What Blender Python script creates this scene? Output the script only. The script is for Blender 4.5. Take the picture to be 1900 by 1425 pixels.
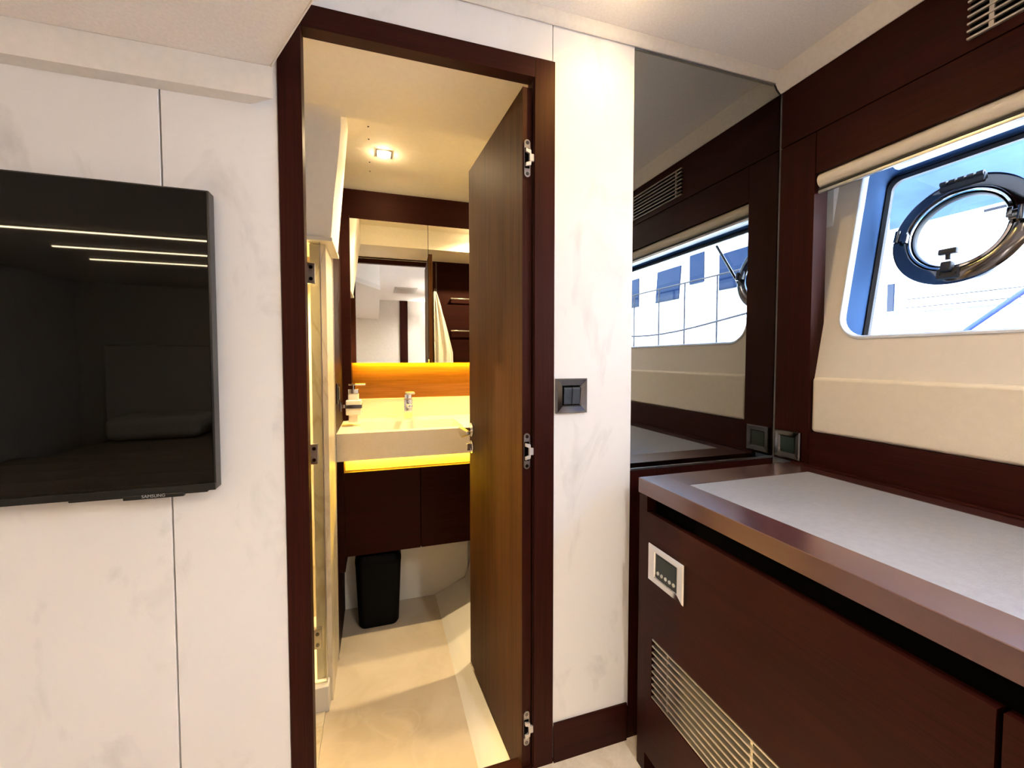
import bpy, bmesh, math, random
from mathutils import Vector, Matrix
random.seed(4)
S = bpy.context.scene
for o in list(bpy.data.objects): bpy.data.objects.remove(o)
COL = S.collection
R = math.radians

# ------------------------------------------------------------------ camera
H = 1.135
cd = bpy.data.cameras.new('camera'); cam = bpy.data.objects.new('camera', cd); COL.objects.link(cam)
cd.sensor_fit = 'HORIZONTAL'; cd.sensor_width = 36.0
cd.lens = 778.0 / 1900.0 * 36.0
cd.shift_y = -16.5 / 1900.0
cd.clip_start = 0.01; cd.clip_end = 200
cam.location = (0, 0, H)
cam.rotation_euler = (R(90 - 2.208), 0, R(-17.80))
S.camera = cam

# ------------------------------------------------------------------ world, sun, exposure
W = bpy.data.worlds.new('sky'); S.world = W; W.use_nodes = True
wn = W.node_tree; wn.nodes.clear()
sky = wn.nodes.new('ShaderNodeTexSky'); sky.sky_type = 'NISHITA'
sky.sun_disc = False; sky.sun_elevation = R(48); sky.sun_rotation = R(-75); sky.air_density = 1.0; sky.dust_density = 0.6; sky.ozone_density = 1.5
bg = wn.nodes.new('ShaderNodeBackground'); bg.inputs[1].default_value = 0.9
wo = wn.nodes.new('ShaderNodeOutputWorld')
wn.links.new(sky.outputs[0], bg.inputs[0]); wn.links.new(bg.outputs[0], wo.inputs[0])
sl = bpy.data.lights.new('sun', 'SUN'); sl.energy = 8.0; sl.angle = R(0.6); sl.color = (1, .96, .9)
so = bpy.data.objects.new('sun', sl); COL.objects.link(so)
so.rotation_euler = Vector((0.75, 0.28, -0.85)).to_track_quat('-Z', 'Y').to_euler()
V = S.view_settings
V.view_transform = 'Standard'; V.look = 'None'; V.gamma = 1.0; V.use_curve_mapping = False; V.exposure = 2.08
S.display_settings.display_device = 'sRGB'

# ------------------------------------------------------------------ materials
def newmat(n):
    m = bpy.data.materials.new(n); m.use_nodes = True
    return m, m.node_tree, m.node_tree.nodes['Principled BSDF']
def setin(b, **k):
    for a, v in k.items():
        b.inputs[a.replace('_', ' ')].default_value = v
def c4(c): return (c[0], c[1], c[2], 1)
def plain(n, c, rough=.5, metal=0., spec=.5, noise=.0, nscale=40, bump=0., bscale=200, coat=0.):
    m, t, b = newmat(n)
    setin(b, Base_Color=c4(c), Roughness=rough, Metallic=metal)
    b.inputs['Specular IOR Level'].default_value = spec
    b.inputs['Coat Weight'].default_value = coat
    b.inputs['Coat Roughness'].default_value = .08
    tc = t.nodes.new('ShaderNodeTexCoord')
    if noise:
        nz = t.nodes.new('ShaderNodeTexNoise'); nz.inputs['Scale'].default_value = nscale; nz.inputs['Detail'].default_value = 5
        t.links.new(tc.outputs['Object'], nz.inputs['Vector'])
        rp = t.nodes.new('ShaderNodeValToRGB'); rp.color_ramp.elements[0].position = .3; rp.color_ramp.elements[1].position = .7
        rp.color_ramp.elements[0].color = c4([x * (1 - noise) for x in c]); rp.color_ramp.elements[1].color = c4([min(1, x * (1 + noise)) for x in c])
        t.links.new(nz.outputs[0], rp.inputs[0]); t.links.new(rp.outputs[0], b.inputs['Base Color'])
    if bump:
        n2 = t.nodes.new('ShaderNodeTexNoise'); n2.inputs['Scale'].default_value = bscale; n2.inputs['Detail'].default_value = 3
        t.links.new(tc.outputs['Object'], n2.inputs['Vector'])
        bp = t.nodes.new('ShaderNodeBump'); bp.inputs['Strength'].default_value = bump; bp.inputs['Distance'].default_value = .002
        t.links.new(n2.outputs[0], bp.inputs['Height']); t.links.new(bp.outputs[0], b.inputs['Normal'])
    return m
def wood(n, dark, light, axis, rough=.5, coat=.0, spec=.2, crough=.1):
    """open-pored dark veneer, grain running along the given axis"""
    m, t, b = newmat(n)
    setin(b, Roughness=rough); b.inputs['Coat Weight'].default_value = coat; b.inputs['Coat Roughness'].default_value = crough; b.inputs['Coat IOR'].default_value = 1.8
    b.inputs['Specular IOR Level'].default_value = spec; b.inputs['Specular Tint'].default_value = (1, .50, .40, 1)
    geo = t.nodes.new('ShaderNodeNewGeometry')
    mp = t.nodes.new('ShaderNodeMapping'); s = [330, 330, 330]; s['xyz'.index(axis)] = 5
    mp.inputs['Scale'].default_value = s
    t.links.new(geo.outputs['Position'], mp.inputs['Vector'])
    nz = t.nodes.new('ShaderNodeTexNoise'); nz.inputs['Scale'].default_value = 1; nz.inputs['Detail'].default_value = 3; nz.inputs['Roughness'].default_value = .6
    t.links.new(mp.outputs[0], nz.inputs['Vector'])
    mp2 = t.nodes.new('ShaderNodeMapping'); s2 = [40, 40, 40]; s2['xyz'.index(axis)] = 1.2
    mp2.inputs['Scale'].default_value = s2
    t.links.new(geo.outputs['Position'], mp2.inputs['Vector'])
    n2 = t.nodes.new('ShaderNodeTexNoise'); n2.inputs['Scale'].default_value = 1; n2.inputs['Detail'].default_value = 4
    t.links.new(mp2.outputs[0], n2.inputs['Vector'])
    mx = t.nodes.new('ShaderNodeMath'); mx.operation = 'MULTIPLY_ADD'; mx.inputs[1].default_value = .65
    ml = t.nodes.new('ShaderNodeMath'); ml.operation = 'MULTIPLY'; ml.inputs[1].default_value = .35
    t.links.new(n2.outputs[0], ml.inputs[0]); t.links.new(nz.outputs[0], mx.inputs[0]); t.links.new(ml.outputs[0], mx.inputs[2])
    rp = t.nodes.new('ShaderNodeValToRGB'); rp.color_ramp.elements[0].position = .36; rp.color_ramp.elements[1].position = .62
    rp.color_ramp.elements[0].color = c4(dark); rp.color_ramp.elements[1].color = c4(light)
    t.links.new(mx.outputs[0], rp.inputs[0]); t.links.new(rp.outputs[0], b.inputs['Base Color'])
    bp = t.nodes.new('ShaderNodeBump'); bp.inputs['Strength'].default_value = .12; bp.inputs['Distance'].default_value = .001
    t.links.new(nz.outputs[0], bp.inputs['Height']); t.links.new(bp.outputs[0], b.inputs['Normal'])
    return m
def suede(n, base, streak):
    """wall covering of pale brushed suede with greyish swirls where the nap was rubbed"""
    m, t, b = newmat(n); setin(b, Roughness=.62); b.inputs['Specular IOR Level'].default_value = .25
    geo = t.nodes.new('ShaderNodeNewGeometry')
    mp = t.nodes.new('ShaderNodeMapping'); mp.inputs['Scale'].default_value = (2.4, 2.4, 1.1); mp.inputs['Rotation'].default_value = (0, .5, 0)
    t.links.new(geo.outputs['Position'], mp.inputs['Vector'])
    nz = t.nodes.new('ShaderNodeTexNoise'); nz.inputs['Scale'].default_value = 2.2; nz.inputs['Detail'].default_value = 6; nz.inputs['Roughness'].default_value = .55; nz.inputs['Distortion'].default_value = 1.6
    t.links.new(mp.outputs[0], nz.inputs['Vector'])
    rp = t.nodes.new('ShaderNodeValToRGB'); e = rp.color_ramp.elements
    e[0].position = .30; e[0].color = c4(streak); e[1].position = .44; e[1].color = c4(base)
    t.links.new(nz.outputs[0], rp.inputs[0]); t.links.new(rp.outputs[0], b.inputs['Base Color'])
    n2 = t.nodes.new('ShaderNodeTexNoise'); n2.inputs['Scale'].default_value = 420
    t.links.new(geo.outputs['Position'], n2.inputs['Vector'])
    bp = t.nodes.new('ShaderNodeBump'); bp.inputs['Strength'].default_value = .1; bp.inputs['Distance'].default_value = .001
    t.links.new(n2.outputs[0], bp.inputs['Height']); t.links.new(bp.outputs[0], b.inputs['Normal'])
    return m
def stone(n, a, bcol, vein, scale=(3, 3, 3), rough=.3, vw=.035):
    m, t, b = newmat(n); setin(b, Roughness=rough)
    geo = t.nodes.new('ShaderNodeNewGeometry')
    mp = t.nodes.new('ShaderNodeMapping'); mp.inputs['Scale'].default_value = scale
    t.links.new(geo.outputs['Position'], mp.inputs['Vector'])
    nz = t.nodes.new('ShaderNodeTexNoise'); nz.inputs['Scale'].default_value = 1.5; nz.inputs['Detail'].default_value = 6; nz.inputs['Distortion'].default_value = .8
    t.links.new(mp.outputs[0], nz.inputs['Vector'])
    rp = t.nodes.new('ShaderNodeValToRGB'); e = rp.color_ramp.elements
    e[0].position = .35; e[0].color = c4(bcol); e[1].position = .65; e[1].color = c4(a)
    n2 = t.nodes.new('ShaderNodeTexNoise'); n2.inputs['Scale'].default_value = 2.2; n2.inputs['Detail'].default_value = 4; n2.inputs['Distortion'].default_value = 1.5
    t.links.new(mp.outputs[0], n2.inputs['Vector'])
    r2 = t.nodes.new('ShaderNodeValToRGB'); e = r2.color_ramp.elements
    e[0].position = .5 - vw; e[0].color = (0, 0, 0, 1); e[1].position = .5; e[1].color = (1, 1, 1, 1)
    x = r2.color_ramp.elements.new(.5 + vw); x.color = (0, 0, 0, 1)
    t.links.new(nz.outputs[0], rp.inputs[0]); t.links.new(n2.outputs[0], r2.inputs[0])
    mx = t.nodes.new('ShaderNodeMix'); mx.data_type = 'RGBA'
    ml = t.nodes.new('ShaderNodeMath'); ml.operation = 'MULTIPLY'; ml.inputs[1].default_value = .55
    t.links.new(r2.outputs[0], ml.inputs[0])
    t.links.new(ml.outputs[0], mx.inputs['Factor']); t.links.new(rp.outputs[0], mx.inputs['A']); mx.inputs['B'].default_value = c4(vein)
    t.links.new(mx.outputs['Result'], b.inputs['Base Color'])
    return m
def glass(n, tint=(1, 1, 1), refl=1.0, rough=0.):
    """thin pane: see-through with mirror reflections by Fresnel"""
    m = bpy.data.materials.new(n); m.use_nodes = True; t = m.node_tree; t.nodes.clear()
    tr = t.nodes.new('ShaderNodeBsdfTransparent'); tr.inputs[0].default_value = c4(tint)
    gl = t.nodes.new('ShaderNodeBsdfGlossy'); gl.inputs['Roughness'].default_value = rough
    fr = t.nodes.new('ShaderNodeFresnel'); gm = t.nodes.new('ShaderNodeNewGeometry')
    io = t.nodes.new('ShaderNodeMath'); io.operation = 'MULTIPLY_ADD'; io.inputs[1].default_value = 1 / 1.45 - 1.45; io.inputs[2].default_value = 1.45
    t.links.new(gm.outputs['Backfacing'], io.inputs[0]); t.links.new(io.outputs[0], fr.inputs[0])
    ml = t.nodes.new('ShaderNodeMath'); ml.operation = 'MULTIPLY'; ml.inputs[1].default_value = refl
    mx = t.nodes.new('ShaderNodeMixShader'); o = t.nodes.new('ShaderNodeOutputMaterial')
    t.links.new(fr.outputs[0], ml.inputs[0]); t.links.new(ml.outputs[0], mx.inputs[0])
    t.links.new(tr.outputs[0], mx.inputs[1]); t.links.new(gl.outputs[0], mx.inputs[2]); t.links.new(mx.outputs[0], o.inputs[0])
    return m
def emit(n, c, s):
    m, t, b = newmat(n); setin(b, Base_Color=c4(c), Roughness=.4)
    b.inputs['Emission Color'].default_value = c4(c); b.inputs['Emission Strength'].default_value = s
    return m

WD, WL = (.0100, .0013, .0008), (.026, .0040, .0026)
M = {
 'wood_z': wood('wenge_upright', WD, WL, 'z'),
 'wood_x': wood('wenge_across', WD, WL, 'x'),
 'wood_y': wood('wenge_along_hull', WD, WL, 'y'),
 'wood_top': wood('wenge_worktop', (.035, .010, .010), (.075, .026, .026), 'y', rough=.25, coat=1.0, spec=.6, crough=.24),
 'wood_door': wood('wenge_door', (.034, .013, .0040), (.074, .032, .0110), 'z', rough=.55, spec=.1),
 'wood_oak': wood('oak_splashback', (.15, .055, .012), (.25, .10, .026), 'x', rough=.5),
 'wood_bath': wood('wenge_bathroom', (.008, .0014, .001), (.018, .0035, .0024), 'x', rough=.5, spec=.12),
 'black_gap': plain('shadow_gap_black', (.0012, .001, .001), .9, spec=.03),
 'suede': suede('ivory_suede', (.72, .69, .67), (.585, .56, .545)),
 'ceiling': plain('grey_headliner', (.80, .745, .70), .85, noise=.05, nscale=160, bump=.25, bscale=500, spec=.15),
 'cove': plain('ivory_cove_leather', (.66, .60, .53), .6, noise=.04, nscale=90, bump=.15, bscale=350, spec=.25),
 'soffit': plain('ivory_soffit', (.70, .65, .60), .75, noise=.03, nscale=60, bump=.15, bscale=400, spec=.2),
 'cream': plain('cream_leather', (.68, .60, .50), .42, noise=.02, nscale=55, bump=.3, bscale=420, spec=.35),
 'liner': plain('ivory_window_liner', (.64, .585, .53), .5, noise=.015, nscale=40, bump=.12, bscale=300, spec=.3),
 'reveal': plain('sky_tinted_reveal', (.045, .085, .17), .6, spec=.0),  # blue sky reflection put into the base colour, specular off
 'lip': plain('white_gelcoat_lip', (.70, .74, .80), .25),
 'gasket': plain('black_rubber_gasket', (.008, .008, .010), .5),
 'inlay': plain('grey_leather_inlay', (.25, .25, .275), .38, noise=.06, nscale=70, bump=.35, bscale=380, spec=.5),
 'chrome': plain('polished_chrome', (.72, .71, .70), .08, metal=1.),
 'satin': plain('satin_steel', (.55, .53, .51), .28, metal=1., noise=.08, nscale=120),
 'gunmetal': plain('dark_chrome', (.16, .15, .15), .12, metal=1.),
 'hinge': plain('hinge_nickel', (.33, .31, .30), .32, metal=.9),
 'hinge_arm': plain('hinge_cast_alloy', (.52, .48, .47), .45, metal=.5),
 'slat': plain('champagne_aluminium', (.52, .47, .41), .35, metal=.75),
 'switch': plain('anthracite_rocker', (.030, .036, .048), .3),
 'tv_case': plain('black_tv_plastic', (.006, .006, .006), .3),
 'tv_screen': plain('tv_panel', (.0005, .0004, .0004), .02, spec=.32),
 'tv_logo': plain('silver_print', (.4, .4, .4), .4),
 'dark_mirror': plain('smoked_mirror', (.36, .37, .36), .006, metal=1.),
 'mirror': plain('silver_mirror', (.84, .84, .80), .006, metal=1.),
 'lcd': plain('lcd_glass', (.010, .015, .012), .15),
 'button': plain('pale_button', (.55, .56, .56), .4),
 'green_insert': plain('outlet_green_black', (.012, .022, .018), .25),
 'corian': plain('cream_solid_surface', (.68, .58, .44), .32, noise=.03, nscale=150),
 'white_gel': plain('white_gelcoat', (.70, .65, .56), .28),
 'bath_ceiling': plain('bathroom_ceiling_panel', (.80, .745, .65), .75, noise=.02, nscale=60, spec=.15),
 'soap': plain('frosted_soap_glass', (.85, .80, .66), .25),
 'bin': plain('black_bin_plastic', (.0008, .0008, .0008), .5, spec=.08),
 'towel': plain('ivory_terry', (.78, .74, .66), .95, bump=.9, bscale=500, noise=.05, nscale=200),
 'marble': stone('beige_marble', (.68, .59, .43), (.58, .48, .32), (.42, .32, .18), (2.2, 2.2, .9)),
 'bath_floor': stone('beige_stone_floor', (.60, .50, .37), (.47, .38, .26), (.55, .46, .34), (2.5, 2.5, 2.5), .42, .06),
 'carpet': stone('sand_floor', (.74, .63, .51), (.60, .49, .37), (.76, .66, .55), (9, 9, 9), .6, .05),
 'glass': glass('hull_glass', (.93, .97, 1.0)),
 'shower_glass': glass('shower_glass', (.93, .94, .88), 1.3),
 'led': emit('warm_led', (1, .66, .02), 44.),
 'led_cabin': emit('warm_led_cabin', (1, .78, .48), 17.),
 'lamp': emit('lamp_lens', (1, .76, .42), 110.),
 'lamp_cabin': emit('cabin_lamp_lens', (1, .78, .50), 20.),
 'boat_white': plain('white_boat_gelcoat', (.88, .90, .92), .3),
 'boat_window': plain('tinted_boat_window', (.004, .012, .045), .15, spec=.15),
 'canopy': plain('blue_canopy_cloth', (.060, .13, .42), .8, noise=.25, nscale=2.5),
 'rope': plain('grey_rope', (.035, .035, .045), .9),
 'line_blue': plain('blue_line', (.012, .030, .15), .9),
 'bedding': plain('brown_striped_bedding', (.30, .24, .18), .9, noise=.15, nscale=30),
 'pad': plain('ivory_padded_wall', (.74, .69, .63), .6, noise=.03, nscale=30, bump=.1, bscale=200),
 'strap': plain('dark_strap', (.02, .02, .02), .6),
 'water': plain('harbour_water', (.03, .10, .14), .12),
}

# ------------------------------------------------------------------ mesh helpers (all coordinates are world metres)
ORG = {}
class MB:
    def __init__(s): s.bm = bmesh.new()
    def _add(s, vs, fs, T=None):
        bv = [s.bm.verts.new(T @ Vector(v) if T else v) for v in vs]
        out = []
        for f in fs:
            try: out.append(s.bm.faces.new([bv[i] for i in f]))
            except ValueError: pass
        return bv, out
    def box(s, x0, x1, y0, y1, z0, z1, bev=0., seg=2, T=None):
        vs = [(x, y, z) for x in (x0, x1) for y in (y0, y1) for z in (z0, z1)]
        fs = [(0,1,3,2), (4,6,7,5), (0,4,5,1), (2,3,7,6), (0,2,6,4), (1,5,7,3)]
        if not bev: s._add(vs, fs, T); return s
        b = bmesh.new(); bv = [b.verts.new(v) for v in vs]
        for f in fs: b.faces.new([bv[i] for i in f])
        bmesh.ops.bevel(b, geom=b.edges[:], offset=bev, segments=seg, profile=.5, affect='EDGES')
        s._merge(b, T); return s
    def _merge(s, b, T=None):
        b.verts.index_update(); s._add([v.co.copy() for v in b.verts], [[v.index for v in f.verts] for f in b.faces], T); b.free()
    def prism(s, pts, axis, a, b, T=None, bev=0.):
        """polygon in the two other axes (x,y,z order) extruded along axis from a to b"""
        def p(q, k):
            return {'x': (k, q[0], q[1]), 'y': (q[0], k, q[1]), 'z': (q[0], q[1], k)}[axis]
        n = len(pts); vs = [p(q, a) for q in pts] + [p(q, b) for q in pts]
        fs = [tuple(range(n - 1, -1, -1)), tuple(range(n, 2 * n))] + [(i, (i + 1) % n, n + (i + 1) % n, n + i) for i in range(n)]
        if bev:
            m = bmesh.new(); bv = [m.verts.new(v) for v in vs]
            for f in fs: m.faces.new([bv[i] for i in f])
            bmesh.ops.bevel(m, geom=m.edges[:], offset=bev, segments=2, profile=.5, affect='EDGES'); s._merge(m, T)
        else: s._add(vs, fs, T)
        return s
    def cyl(s, p0, p1, r, r1=None, n=20, T=None):
        p0, p1 = Vector(p0), Vector(p1); d = (p1 - p0).normalized(); u = d.orthogonal().normalized(); w = d.cross(u)
        r1 = r if r1 is None else r1
        vs = [p0 + (u * math.cos(2*math.pi*i/n) + w * math.sin(2*math.pi*i/n)) * r for i in range(n)] + \
             [p1 + (u * math.cos(2*math.pi*i/n) + w * math.sin(2*math.pi*i/n)) * r1 for i in range(n)]
        fs = [tuple(range(n - 1, -1, -1)), tuple(range(n, 2 * n))] + [(i, (i + 1) % n, n + (i + 1) % n, n + i) for i in range(n)]
        s._add(vs, fs, T); return s
    def tube(s, path, r, n=10):
        path = [Vector(p) for p in path]; rings = []; u = None
        for i, p in enumerate(path):
            d = (path[min(i + 1, len(path) - 1)] - path[max(i - 1, 0)]).normalized()
            u = d.orthogonal().normalized() if u is None else (u - d * u.dot(d)).normalized()
            w = d.cross(u)
            rings.append([s.bm.verts.new(p + (u * math.cos(2*math.pi*k/n) + w * math.sin(2*math.pi*k/n)) * r) for k in range(n)])
        for a, b in zip(rings, rings[1:]):
            for k in range(n): s.bm.faces.new((a[k], a[(k + 1) % n], b[(k + 1) % n], b[k]))
        s.bm.faces.new(rings[0][::-1]); s.bm.faces.new(rings[-1]); return s
    def grid(s, fn, nu, nv):
        vv = [[s.bm.verts.new(fn(i / nu, j / nv)) for j in range(nv + 1)] for i in range(nu + 1)]
        for i in range(nu):
            for j in range(nv): s.bm.faces.new((vv[i][j], vv[i+1][j], vv[i+1][j+1], vv[i][j+1]))
        return s
    def loops(s, rings, closed=True, cap0=False, cap1=False):
        rr = [[s.bm.verts.new(p) for p in r] for r in rings]; n = len(rr[0])
        for a, b in zip(rr, rr[1:]):
            for k in range(n if closed else n - 1): s.bm.faces.new((a[k], a[(k + 1) % n], b[(k + 1) % n], b[k]))
        if cap0: s.bm.faces.new(rr[0][::-1])
        if cap1: s.bm.faces.new(rr[-1])
        return s
    def torus(s, c, ax, R0, prof, n=64):
        """ring around axis through c; prof = closed list of (radius, offset along axis)"""
        c = Vector(c); ax = Vector(ax).normalized(); u = Vector((0, 1, 0)); u = (u - ax * u.dot(ax)).normalized(); w = ax.cross(u)
        rings = []
        for i in range(n):
            a = 2 * math.pi * i / n; e = u * math.cos(a) + w * math.sin(a)
            rings.append([s.bm.verts.new(c + e * (R0 + pr) + ax * po) for pr, po in prof])
        m = len(prof)
        for i in range(n):
            a, b = rings[i], rings[(i + 1) % n]
            for k in range(m): s.bm.faces.new((a[k], a[(k + 1) % m], b[(k + 1) % m], b[k]))
        return s
    def holed(s, outer, inner):
        """flat ring of faces between an outer polygon and an inner hole"""
        b = bmesh.new(); es = []
        for lp in (outer, inner):
            vs = [b.verts.new(p) for p in lp]
            es += [b.edges.new((vs[i], vs[(i + 1) % len(vs)])) for i in range(len(vs))]
        bmesh.ops.triangle_fill(b, use_beauty=True, use_dissolve=False, edges=es)
        s._merge(b); return s
    def build(s, name, mat, parent=None, smooth=False, solid=0., label=None, auto=None):
        bmesh.ops.recalc_face_normals(s.bm, faces=s.bm.faces[:])
        me = bpy.data.meshes.new(name)
        xs = [v.co for v in s.bm.verts]
        lo = Vector([min(v[i] for v in xs) for i in range(3)]); hi = Vector([max(v[i] for v in xs) for i in range(3)])
        org = Vector(((lo.x + hi.x) / 2, (lo.y + hi.y) / 2, lo.z))
        for v in s.bm.verts: v.co -= org
        s.bm.to_mesh(me); s.bm.free()
        me.materials.append(M[mat])
        if smooth:
            for p in me.polygons: p.use_smooth = True
            me.set_sharp_from_angle(angle=R(auto or 40))
        o = bpy.data.objects.new(name, me); COL.objects.link(o)
        if parent: o.parent = parent; o.location = org - ORG[parent.name]
        else: o.location = org
        ORG[o.name] = org
        if smooth:
            wm = o.modifiers.new('weighted_normals', 'WEIGHTED_NORMAL'); wm.keep_sharp = True; wm.weight = 100
        if solid:
            md = o.modifiers.new('thickness', 'SOLIDIFY'); md.thickness = solid; md.offset = 0
        if label: o['label'] = label
        return o
def root(name, loc):
    o = bpy.data.objects.new(name, None); COL.objects.link(o); o.location = loc; o.empty_display_size = .05; ORG[o.name] = Vector(loc); return o
def tag(o, label, cat, group=None):
    o['label'] = label; o['category'] = cat
    if group: o['group'] = group
    return o
def struct(o, label=None, cat=None):
    o['kind'] = 'structure'
    if label: o['label'] = label
    if cat: o['category'] = cat
    return o
def bx(name, mat, x0, x1, y0, y1, z0, z1, parent=None, bev=0., label=None, seg=2):
    return MB().box(x0, x1, y0, y1, z0, z1, bev, seg).build(name, mat, parent, smooth=bev > 0, label=label)
def move(o, dv, name=None):
    """independent copy of an object (mesh shared), shifted"""
    c = o.copy(); COL.objects.link(c); c.location = o.location + Vector(dv); ORG[c.name] = ORG[o.name] + Vector(dv); return c
def copy_tree(o, dv, parent=None):
    c = o.copy(); COL.objects.link(c); c.parent = parent
    if parent is None: c.location = o.location + Vector(dv)
    ORG[c.name] = ORG[o.name] + Vector(dv)
    for ch in list(o.children): copy_tree(ch, dv, c)
    return c
def text_mesh(name, s, size, mat, parent, T):
    cu = bpy.data.curves.new(name, 'FONT'); cu.body = s; cu.size = size; cu.extrude = .0002; cu.align_x = 'CENTER'; cu.align_y = 'CENTER'
    tmp = bpy.data.objects.new('tmp', cu); COL.objects.link(tmp)
    bpy.context.view_layer.update()
    me = bpy.data.meshes.new_from_object(tmp.evaluated_get(bpy.context.evaluated_depsgraph_get()))
    bpy.data.objects.remove(tmp)
    b = MB(); b._add([v.co.copy() for v in me.vertices], [list(p.vertices) for p in me.polygons], T)
    return b.build(name, mat, parent)
def spot(name, loc, energy, color, size=120, blend=.6, rad=.03, to=(0, 0, -1), parent=None):
    l = bpy.data.lights.new(name, 'SPOT'); l.energy = energy; l.color = color; l.spot_size = R(size); l.spot_blend = blend; l.shadow_soft_size = rad
    o = bpy.data.objects.new(name, l); COL.objects.link(o); o.location = loc
    o.rotation_euler = Vector(to).to_track_quat('-Z', 'Y').to_euler(); return o
def area(name, loc, energy, color, sx, sy, to):
    l = bpy.data.lights.new(name, 'AREA'); l.shape = 'RECTANGLE'; l.size = sx; l.size_y = sy; l.energy = energy; l.color = color
    o = bpy.data.objects.new(name, l); COL.objects.link(o); o.location = loc
    o.rotation_euler = Vector(to).to_track_quat('-Z', 'Y').to_euler(); return o
def rrect(y0, y1, z0, z1, r, n=8):
    P = []
    for cy, cz, a0 in ((y1 - r, z1 - r, 0), (y0 + r, z1 - r, 90), (y0 + r, z0 + r, 180), (y1 - r, z0 + r, 270)):
        for k in range(n + 1):
            a = R(a0 + 90 * k / n); P.append((cy + r * math.cos(a), cz + r * math.sin(a)))
    return P

D = 1.05          # front bulkhead plane
XR = 1.248        # hull-side wood plane
ZC = 2.04         # cabin headliner
ZL = 1.748        # lowered headliner over the bed
BX0, BX1 = -2.3, XR
YB = -2.3         # aft bulkhead

# ================================================================== STRUCTURE: cabin
struct(bx('floor', 'carpet', BX0, XR + .4, YB, D, -.05, 0))
# front bulkhead: backing plus suede panels with open joints
wf = MB()
wf.box(BX0, -.195, D + .012, D + .05, 0, ZC); wf.box(-.195, .45, D + .012, D + .05, 1.90, ZC); wf.box(.45, XR + .1, D + .012, D + .05, 0, ZC)
wf = struct(wf.build('wall_front', 'suede'))
for (x0, x1, z0, z1) in ((-1.32, -.417, .0, 1.70), (-.414, -.2015, .0, ZC), (-.2, .4492, 1.919, ZC), (.4508, .700, .0, ZC)):
    if x1 == .700: z0 = .1
    MB().box(x0, x1, D, D + .0115, z0, z1, .0012, 1).build('wall_panel', 'suede', wf)
bx('wall_panel', 'suede', BX0, -1.323, D, D + .0115, 0, 1.70, wf, .0012)
bx('panel_below_mirror', 'wood_z', .7005, XR, D + .001, D + .0118, 0, .808, wf)
bx('mirror_edge_trim', 'satin', .7005, XR, D - .001, D + .010, .8085, .8145, wf, label='thin pale metal strip under the mirror')
struct(bx('baseboard_front', 'wood_x', .4585, .694, D - .006, D - .0005, 0, .114, None, .001))
# side and aft walls (seen only in reflections)
wl = struct(bx('wall_left', 'suede', BX0 - .05, BX0, YB, D, 0, ZC))
wb = struct(bx('wall_aft', 'pad', BX0, XR + .4, YB - .05, YB, 0, ZC))
# headliner: main ceiling with cove strips, lowered part over the bed with a slanting edge
struct(bx('ceiling', 'ceiling', BX0, XR + .1, YB, D + .05, ZC, ZC + .05))
P = [(-.207, D - .036), (.03, .56), (.03, YB), (BX0, YB), (BX0, D - .036)]
lw = MB().prism(P, 'z', ZL, ZC).build('ceiling_lowered', 'ceiling'); struct(lw)
# soft white lip on the slanting edge and the return of the beam at the bulkhead
def strip(p, q, z0, z1, w, name, mat, par):
    d = (Vector(q) - Vector(p)).normalized(); n = Vector((-d.y, d.x)) * w
    pts = [(p[0], p[1]), (q[0], q[1]), (q[0] + n.x, q[1] + n.y), (p[0] + n.x, p[1] + n.y)]
    return MB().prism(pts, 'z', z0, z1, bev=.002).build(name, mat, par, smooth=True)
strip((.03, .56), (-.2075, D - .0355), ZL - .002, ZL + .04, -.004, 'edge_lip', 'soffit', lw)
bm_ = MB().prism([(BX0, D - .036), (-.202, D - .036), (-.252, D - .0005), (BX0, D - .0005)], 'z', 1.682, 1.7475).build('beam', 'soffit', lw, label='ivory beam along the bulkhead under the lowered ceiling')
MB().prism([(BX0, D - .0355), (-.2070, D - .0355), (-.26, D - .0015), (BX0, D - .0015)], 'z', ZL + .002, ZC).build('beam_top', 'soffit', lw)
# coves along the front bulkhead and the hull side
def cove_front():
    prof = [(D - .0005, 2.012), (D - .006, 2.010), (D - .014, 2.016), (D - .017, 2.030), (D - .018, 2.0398), (D - .0005, 2.0398)]
    return MB().prism(prof, 'x', -.05, XR - .004).build('trim_1', 'cove', None, True, auto=50)
struct(cove_front())
prof = [(XR - .0005, 1.986), (XR - .006, 1.984), (XR - .020, 1.996), (XR - .034, 2.018), (XR - .040, 2.0398), (XR - .0005, 2.0398)]
struct(MB().prism(prof, 'y', YB, D - .001).build('trim_2', 'cove', None, True, auto=50))

# ---------------- hull side wall
wr = root('wall_right', (XR, 0, 0)); struct(wr)
bx('backing', 'black_gap', XR + .03, XR + .05, YB, .94, 0, .91, wr)
bx('backing', 'black_gap', XR + .032, XR + .045, YB, D, 1.76, 2.04, wr)
bx('corner_post', 'wood_z', XR, XR + .055, .935, D - .002, .811, 1.8085, wr, .0015)
bx('upper_rail', 'wood_y', XR, XR + .03, YB, D - .002, 1.8115, 1.986, wr, .0015)
bx('lintel_panel', 'wood_y', XR + .001, XR + .025, YB, .9335, 1.686, 1.8095, wr, .0015)
bx('lower_rail', 'wood_y', XR + .004, XR + .03, -.75, .9345, .790, .913, wr, .0015)
bx('lower_panel', 'wood_y', XR + .004, XR + .03, YB, D - .002, .0, .790, wr)
bx('end_panel', 'wood_z', XR + .002, XR + .05, YB, -.752, .79, 1.69, wr)

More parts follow.
